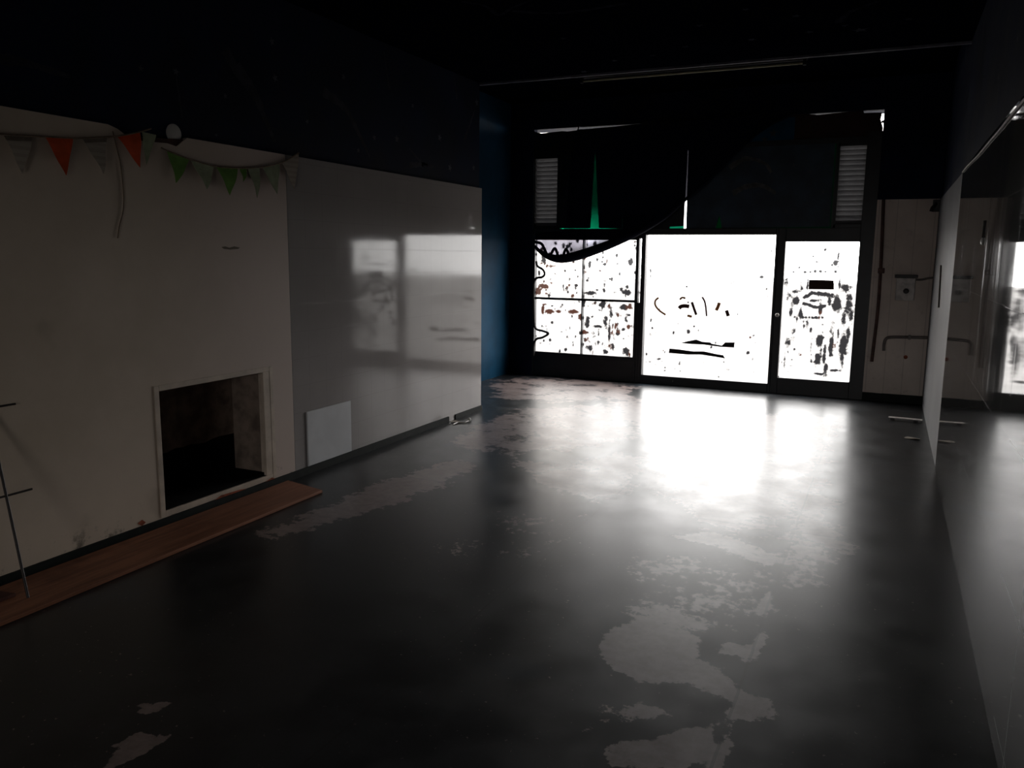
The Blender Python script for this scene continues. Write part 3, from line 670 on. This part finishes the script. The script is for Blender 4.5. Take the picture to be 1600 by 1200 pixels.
for i in range(69):
    for k in range(nv):
        a = i*(nv+1)+k; mb.f.append((a, a+1, a+nv+2, a+nv+1)); mb.mi.append(mb.mid(M['cloth']))
cs = mb.build('cloth_sheet', cl, smooth=True, fixn=False)
cs.data.attributes.new('gather', 'FLOAT', 'POINT').data.foreach_set('value', np.tile(np.linspace(0, 1, nv+1), 70).astype(np.float32))
for x_, zz_ in ((TP[34].x, TP[34].z), (TP[66].x, TP[66].z), (TP[12].x, TP[12].z)):
    MB().tube([(x_, yc, zz_-.02), (x_, yc+.08, 3.31), (x_, YF-.012, 3.33)], .008, M['hem'], 8).build('tie', cl, smooth=True)
hp = [Vector((p.x, yc-.01, p.z)) for p in bp]
rr = [.014+.048*math.exp(-((k/len(hp)-.34)/.22)**2) for k in range(len(hp))]
hm = MB().tube([p+Vector((0, 0, r*.7)) for p, r in zip(hp, rr)], rr, M['hem'], 12).build('hem', cl, smooth=True); hm['label'] = 'rolled dark hem of the cloth'
zz = [(836, 378), (846, 381), (852, 392), (858, 402), (864, 391), (868, 389), (873, 402), (878, 404), (883, 391), (886, 391), (890, 403)]
MB().tube(smooth_path([onY(x, y, yc-.03) for x, y in zz], 4), .019, M['hem'], 8).build('drawstring', cl, smooth=True)
cb = [(838, 408), (840, 416), (848, 421), (851, 428), (847, 433), (838, 435), (834, 445), (834, 480), (835, 505), (838, 514), (848, 517), (857, 521), (848, 527), (838, 530), (834, 540), (834, 556)]
cbo = MB().tube(smooth_path([onY(x, y, YF-.02) for x, y in cb], 5), .017, M['dark_plastic'], 8).build('looped_cable', smooth=True)
tag(cbo, 'black cable hanging in loops down the left edge of the window', 'cable')

# unlit lamp on the raised ceiling
a, b = onY(915, 130, 1), onY(1255, 95, 1)
va, vb = ray(915, 130), ray(1255, 95)
zl = ZC2-.075
pa, pb = O+va*((zl-H)/va.z), O+vb*((zl-H)/vb.z); ym = (pa.y+pb.y)/2
lf = thing('fluorescent_light', 'unlit long fluorescent batten on the raised ceiling', 'light', ((pa.x+pb.x)/2, ym, ZC2))
MB().box(pa.x-.03, pb.x+.03, ym-.035, ym+.035, ZC2-.045, ZC2-.004, M['dark_plastic']).build('housing', lf, bevel=.004)
MB().tube([(pa.x, ym-.01, zl), (pb.x, ym-.01, zl)], .013, M['tube_glass'], 12).build('lamp_tube', lf, smooth=True)
for x in (pa.x-.005, pb.x+.005): MB().box(x-.015, x+.015, ym-.03, ym+.02, zl-.02, ZC2-.045, M['dark_plastic']).build('end_cap', lf)

# ------------------------------------------------------------------ things: left wall
xb = XL+.012
def pennant(parent, x0, y0, x1, y1, xt, yt_, mat, band=None, label=None):
    a, b, t_ = onX(x0, y0, xb), onX(x1, y1, xb), onX(xt, yt_, xb)
    mbp = MB(); n = 8; rows = []
    for k in range(n+1):
        f = k/n; l = a.lerp(t_, f); r = b.lerp(t_, f); c_ = .008*math.sin(f*2.2)+.004*math.sin(f*7+x0)
        rows.append((l+Vector((c_, 0, 0)), r+Vector((c_+.005*math.sin(f*3), 0, 0))))
    off = Vector((.0025, 0, 0))
    base = len(mbp.v)
    for l, r in rows: mbp.v += [tuple(l), tuple(r), tuple(l+off), tuple(r+off)]
    for k in range(n):
        q = base+4*k; mi = mbp.mid(band if (band and k < 1) else mat)
        for f in ((q, q+1, q+5, q+4), (q+2, q+6, q+7, q+3), (q, q+4, q+6, q+2), (q+1, q+3, q+7, q+5)): mbp.f.append(f); mbp.mi.append(mi)
    mbp.f.append((base, base+2, base+3, base+1)); mbp.mi.append(0)
    o = mbp.build('pennant', parent)
    if label: o['label'] = label
cl1 = [(-40, 204), (0, 209), (60, 213), (120, 216), (180, 213), (218, 206), (236, 201)]
cl2 = [(252, 231), (268, 238), (300, 250), (345, 261), (400, 262), (440, 254), (467, 239)]
g1 = thing('pennant_garland', 'bunting with orange and pale striped pennants on the left wall', 'bunting', onX(100, 214, XL), 'pennant garlands on the left wall')
MB().tube(smooth_path([onX(x, y, xb+.004) for x, y in cl1]), .0045, M['cord'], 8).build('cord', g1, smooth=True)
pennant(g1, 6, 212, 50, 214, 33, 271, M['pale'], M['pale_band'], 'pale pennant with grey band')
pennant(g1, 70, 214, 113, 216, 101, 274, M['orange'], None, 'orange pennant')
pennant(g1, 128, 216, 166, 215, 160, 272, M['pale'], M['pale_band'], 'pale pennant with grey band')
pennant(g1, 182, 212, 218, 205, 217, 262, M['orange'], None, 'orange pennant hanging crooked')
pennant(g1, 221, 206, 243, 211, 226, 258, M['pale_green'], None, 'washed-out pale pennant')
g2 = thing('pennant_garland', 'sagging bunting with green and pale green pennants on the left wall', 'bunting', onX(350, 262, XL), 'pennant garlands on the left wall')
MB().tube(smooth_path([onX(x, y, xb+.004) for x, y in cl2]), .0045, M['cord'], 8).build('cord', g2, smooth=True)
pennant(g2, 261, 236, 296, 249, 274, 286, M['green'], None, 'green pennant')
pennant(g2, 298, 250, 334, 259, 322, 296, M['pale_green'], None, 'pale green pennant')
pennant(g2, 338, 260, 372, 262, 358, 305, M['green'], None, 'green pennant')
pennant(g2, 374, 262, 386, 262, 379, 284, M['green'], None, 'small green pennant')
pennant(g2, 387, 262, 406, 262, 401, 309, M['pale_green'], None, 'pale green pennant')
pennant(g2, 409, 261, 436, 256, 431, 303, M['pale_green'], None, 'pale green pennant')
pennant(g2, 440, 254, 466, 241, 458, 296, M['pale'], None, 'almost white pennant')
st = MB().tube(smooth_path([onX(x, y, XL+.006) for x, y in [(176, 205), (180, 222), (188, 255), (192, 290), (193, 325), (186, 355), (184, 372)]]), .003, M['cord'], 8).build('string', smooth=True)
tag(st, 'loose thin string dangling down the beige wall from the bunting', 'string')
p = onX(271, 207, XU)
cap = MB().lathe([(.056, 0), (.056, .004), (.052, .008), (.042, .013), (.026, .017), (.004, .018)], M['white_plastic'], Matrix.Translation(Vector((XU, p.y, ZT-.062+.078))) @ Matrix.Rotation(PI/2, 4, 'Y'), 28).build('wall_dome', smooth=True)
tag(cap, 'round white domed cap on the navy wall above the broken plaster edge', 'dome')
p0, p1 = onX(222, 202, XL), onX(288, 212, XL)
tag(MB().prism([(XU+.002, p0.y, ZT-.058), (XU+.002, p1.y, ZT-.06), (XU+.002, p1.y, ZT-.012), (XU+.002, p0.y+.1, ZT-.028), (XU+.002, p0.y, ZT-.036)], (.02, 0, 0), M['lath']).build('wooden_lath', bevel=.002), 'splintered brown lath in the broken top edge of the plaster', 'lath')
q0, q1 = onX(478, 645, XL), onX(548, 706, XL)
tag(MB().box(XL, XL+.012, q0.y, q1.y, .058, .475, M['white_panel']).build('access_panel', bevel=.003), 'clean white square panel low on the glossy tiled wall', 'panel')

# plank on the floor along the left wall, and a rack of thin rods standing on it
pw = [(-3.845, 4.53), (-3.47, 4.44), (-3.455, 1.7), (-3.845, 1.7)]
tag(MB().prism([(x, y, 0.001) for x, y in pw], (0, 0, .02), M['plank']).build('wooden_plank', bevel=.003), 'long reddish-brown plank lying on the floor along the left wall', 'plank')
tag(MB().prism([(x, y, .022) for x, y in [(-3.85, 2.33), (-3.66, 2.36), (-3.655, 1.75), (-3.85, 1.75)]], (0, 0, .016), M['lath']).build('plank_offcut', bevel=.003), 'short dark offcut lying on the near end of the long plank', 'offcut')
base = onZ(44, 934, .027)
rk = thing('rod_rack', 'thin dark metal rods with cross bars leaning on the wall above the plank', 'rack', base)
hi = onX(0, 729, XL+.10)
dirv = (hi-base); tt = 1.9/dirv.z*1
topp = base + dirv*min(tt, (XL+.012-base.x)/dirv.x if dirv.x < 0 else tt)
MB().tube([base, topp], .0065, M['rod'], 10).build('upright_rod', rk, smooth=True)
off = Vector((0, -.42, 0))
MB().tube([base+off, topp+off], .0065, M['rod'], 10).build('upright_rod', rk, smooth=True)
def on_rod(z): return base + dirv*((z-base.z)/dirv.z)
for (x, y) in ((50, 764), (24, 631)):
    # find the bar height so its tip projects at the pixel, on the plane x of the rod at that height
    z = .6
    for _ in range(30):
        Xr = on_rod(z).x; pt = onX(x, y, Xr); z = .5*z+.5*pt.z
    r = on_rod(z); MB().tube([(r.x, pt.y, z), (r.x, r.y-.50, z)], .0055, M['rod'], 8).build('cross_bar', rk, smooth=True)

# ------------------------------------------------------------------ things: front right corner and right wall
yp = YF-.034
def pipe(name, pts, r, mat, Y_=yp, n=6): return MB().tube(smooth_path([onY(x, y, Y_) for x, y in pts], n), r, mat, 12)
vp = thing('pipe', 'rusty vertical pipe on the beige wall right of the doors', 'pipe', onY(1362, 565, yp))
pipe('p', [(1380.5, 312), (1377, 400), (1372, 480), (1362, 565)], .018, M['rust']).build('tube', vp, smooth=True)
c = onY(1377, 423, yp); MB().box(c.x-.035, c.x+.035, YF-.06, YF-.012, c.z-.03, c.z+.03, M['rust']).build('pipe_joint', vp, bevel=.006)
hpz = thing('pipe', 'dark horizontal pipe with elbow low on the beige wall', 'pipe', onY(1385, 530, yp))
pipe('p', [(1381, 548), (1381.5, 538), (1384, 530), (1392, 527), (1420, 527), (1440, 527.5), (1455, 528)], .017, M['grey_pipe']).build('tube', hpz, smooth=True)
c = onY(1421, 527, yp); MB().box(c.x-.012, c.x+.012, YF-.056, YF-.012, c.z-.026, c.z+.026, M['grey_pipe']).build('pipe_clip', hpz)
e0, e1 = onY(1401, 434, YF-.07), onY(1428, 470, YF-.07)
fb = thing('electrical_box', 'small white electrical box on the beige wall', 'box', ((e0.x+e1.x)/2, YF-.012, (e0.z+e1.z)/2))
MB().box(e0.x, e1.x, YF-.075, YF-.012, e1.z, e0.z, M['box_grey']).build('case', fb, bevel=.008)
MB().box(e0.x-.02, e1.x+.02, YF-.095, YF-.012, e0.z+.001, e0.z+.035, M['dark_plastic']).build('shadow_strip', fb, bevel=.004)['label'] = 'dark strip standing for the shadow at the top of the box'  # dark strip put in for the shade along the top of the box
cx_, cz_ = (e0.x+e1.x)/2+.01, (e0.z+e1.z)/2-.02
MB().lathe([(.03, 0), (.03, .012), (.02, .016), (.018, .03), (.004, .032)], M['dark_plastic'], Matrix.Translation((cx_, YF-.075, cz_)) @ Matrix.Rotation(PI/2, 4, 'X'), 20).build('switch_knob', fb, smooth=True)['label'] = 'dark round switch'
pipe('p', [(1429, 437), (1440, 437), (1452, 434.5), (1466, 433.5)], .012, M['grey_pipe'], YF-.024).build('conduit', fb, smooth=True)
c = onY(1463, 322, YF-.05)
sb = thing('wall_bracket', 'small dark bracket in the top corner of the beige wall', 'bracket', (c.x, YF-.012, c.z))
MB().box(c.x-.035, c.x+.035, YF-.02, YF-.012, c.z-.06, c.z+.07, M['dark_plastic']).build('back_plate', sb, bevel=.003)
MB().tube([(c.x-.005, YF-.02, c.z+.03), (c.x-.005, YF-.07, c.z+.02), (c.x-.04, YF-.1, c.z-.02), (c.x-.05, YF-.1, c.z-.06)], .018, M['dark_plastic'], 10).build('arm', sb, smooth=True)
xw = XR-.016
tag(MB().tube([onX(1470, 415, xw), onX(1466.5, 480, xw)], .008, M['grey_pipe'], 10).build('conduit', smooth=True), 'short dark conduit on the white strip in the right corner', 'conduit')
cp = [(1504, 269), (1512, 259), (1528, 243), (1548, 219), (1562, 203), (1580, 180), (1600, 156), (1660, 88)]
tag(MB().tube(smooth_path([onX(x, y, XR-.0165) for x, y in cp], 6), .0055, M['box_grey'], 10).build('cable', smooth=True), 'pale cable running along the top of the glossy right wall', 'cable')
c = onX(1536, 377, XR-.012)
hk = thing('wall_hook', 'small pale hook on the glossy right wall', 'hook', c)
MB().tube(smooth_path([c+Vector((-.004, 0, .11)), c+Vector((-.004, 0, .06)), c+Vector((-.005, 0, .012))], 4), .004, M['dark_plastic'], 8).build('stem', hk, smooth=True)
MB().lathe([(.014, 0), (.02, .003), (.02, .007), (.012, .011), (.003, .012)], M['white_plastic'], Matrix.Translation(c) @ Matrix.Rotation(-PI/2, 4, 'Y'), 16).build('tip', hk, smooth=True)
tag(MB().lathe([(.022, 0), (.022, .004), (.012, .008), (.002, .009)], M['brick_red'], Matrix.Translation(onY(1415, 558, YF-.012)) @ Matrix.Rotation(PI/2, 4, 'X'), 16).build('wall_plug', smooth=True), 'small red plug in the beige wall below the horizontal pipe', 'plug')

# bits on the floor
f0, f1 = onZ(1388, 654, .012), onZ(1441, 659, .012)
dd = (f1-f0).normalized(); nn = Vector((-dd.y, dd.x, 0))
tag(MB().prism([f0-nn*.02+Vector((0, 0, .012)), f1-nn*.02+Vector((0, 0, .012)), f1+nn*.035+Vector((0, 0, .014)), f0+nn*.035+Vector((0, 0, .014))], (0, 0, .006), M['pale_metal']).box(f0.x+.02, f0.x+.06, f0.y-.01, f0.y+.02, 0, .024, M['dark_plastic']).box(f1.x-.08, f1.x-.04, f1.y-.01, f1.y+.02, 0, .024, M['dark_plastic']).build('metal_strip'), 'pale metal strip lying on the floor in the right corner', 'strip')
def scrap(px, py, s, label, mat='paper', seed=0):
    R = random.Random(seed); c = onZ(px, py, 0); n = 9; mb = MB(); ring = []
    for k in range(n):
        th = 2*PI*k/n; r = s*R.uniform(.6, 1.1); ring.append(Vector((c.x+r*math.cos(th)*1.6, c.y+r*math.sin(th), R.uniform(.001, .014))))
    mb.prism(ring, (0, 0, .002), M[mat]); return tag(mb.build('paper_scrap'), label, 'scrap')
scrap(1426, 686, .05, 'pale paper scrap on the floor in front of the metal strip', seed=4)
scrap(712, 660, .045, 'pale scrap on the floor at the break in the left skirting', seed=6)
w_ = [onZ(x, y, .008) for x, y in [(708, 663), (716, 660), (726, 660), (733, 657)]]
wo = thing('bent_wire', 'thin bent wire with a white bead by the left skirting', 'wire', (w_[1].x, w_[1].y, 0))
MB().tube(smooth_path(w_, 5), .006, M['pale_metal'], 8).build('wire', wo, smooth=True)
MB().lathe([(.003, -.018), (.013, -.013), (.018, 0), (.013, .013), (.003, .018)], M['white_plastic'], Matrix.Translation(w_[-1]+Vector((0, 0, .011))), 14).build('bead', wo, smooth=True)

# ------------------------------------------------------------------ daylight
W = bpy.data.worlds.new('overcast_sky'); bpy.context.scene.world = W; W.use_nodes = True
nt = W.node_tree; bg = nt.nodes['Background']
bg.inputs[0].default_value = (1.0, .968, .952, 1); bg.inputs[1].default_value = 9.0
def portal(x0, x1, z0, z1, Y=YF+.2, rx=-PI/2):
    l = bpy.data.lights.new('window_portal', 'AREA'); l.shape = 'RECTANGLE'; l.size = x1-x0; l.size_y = z1-z0
    l.cycles.is_portal = True
    o = bpy.data.objects.new('window_portal', l); C.objects.link(o)
    o.location = ((x0+x1)/2, Y, (z0+z1)/2); o.rotation_euler = (rx, 0, 0)
portal(SL, SR+.1, 0.02, 3.29)
portal(BX0, BX1, 0.02, BZ, YB-.15, PI/2)  # sky portal for the added rear doorway

sc = bpy.context.scene
sc.view_settings.view_transform = 'Standard'; sc.view_settings.look = 'None'
sc.view_settings.exposure = 0; sc.view_settings.gamma = 1; sc.view_settings.use_curve_mapping = False
sc.cycles.use_denoising = True
sc.cycles.max_bounces = 10; sc.cycles.diffuse_bounces = 6; sc.cycles.glossy_bounces = 5; sc.cycles.transparent_max_bounces = 12
sc.cycles.sample_clamp_indirect = 6
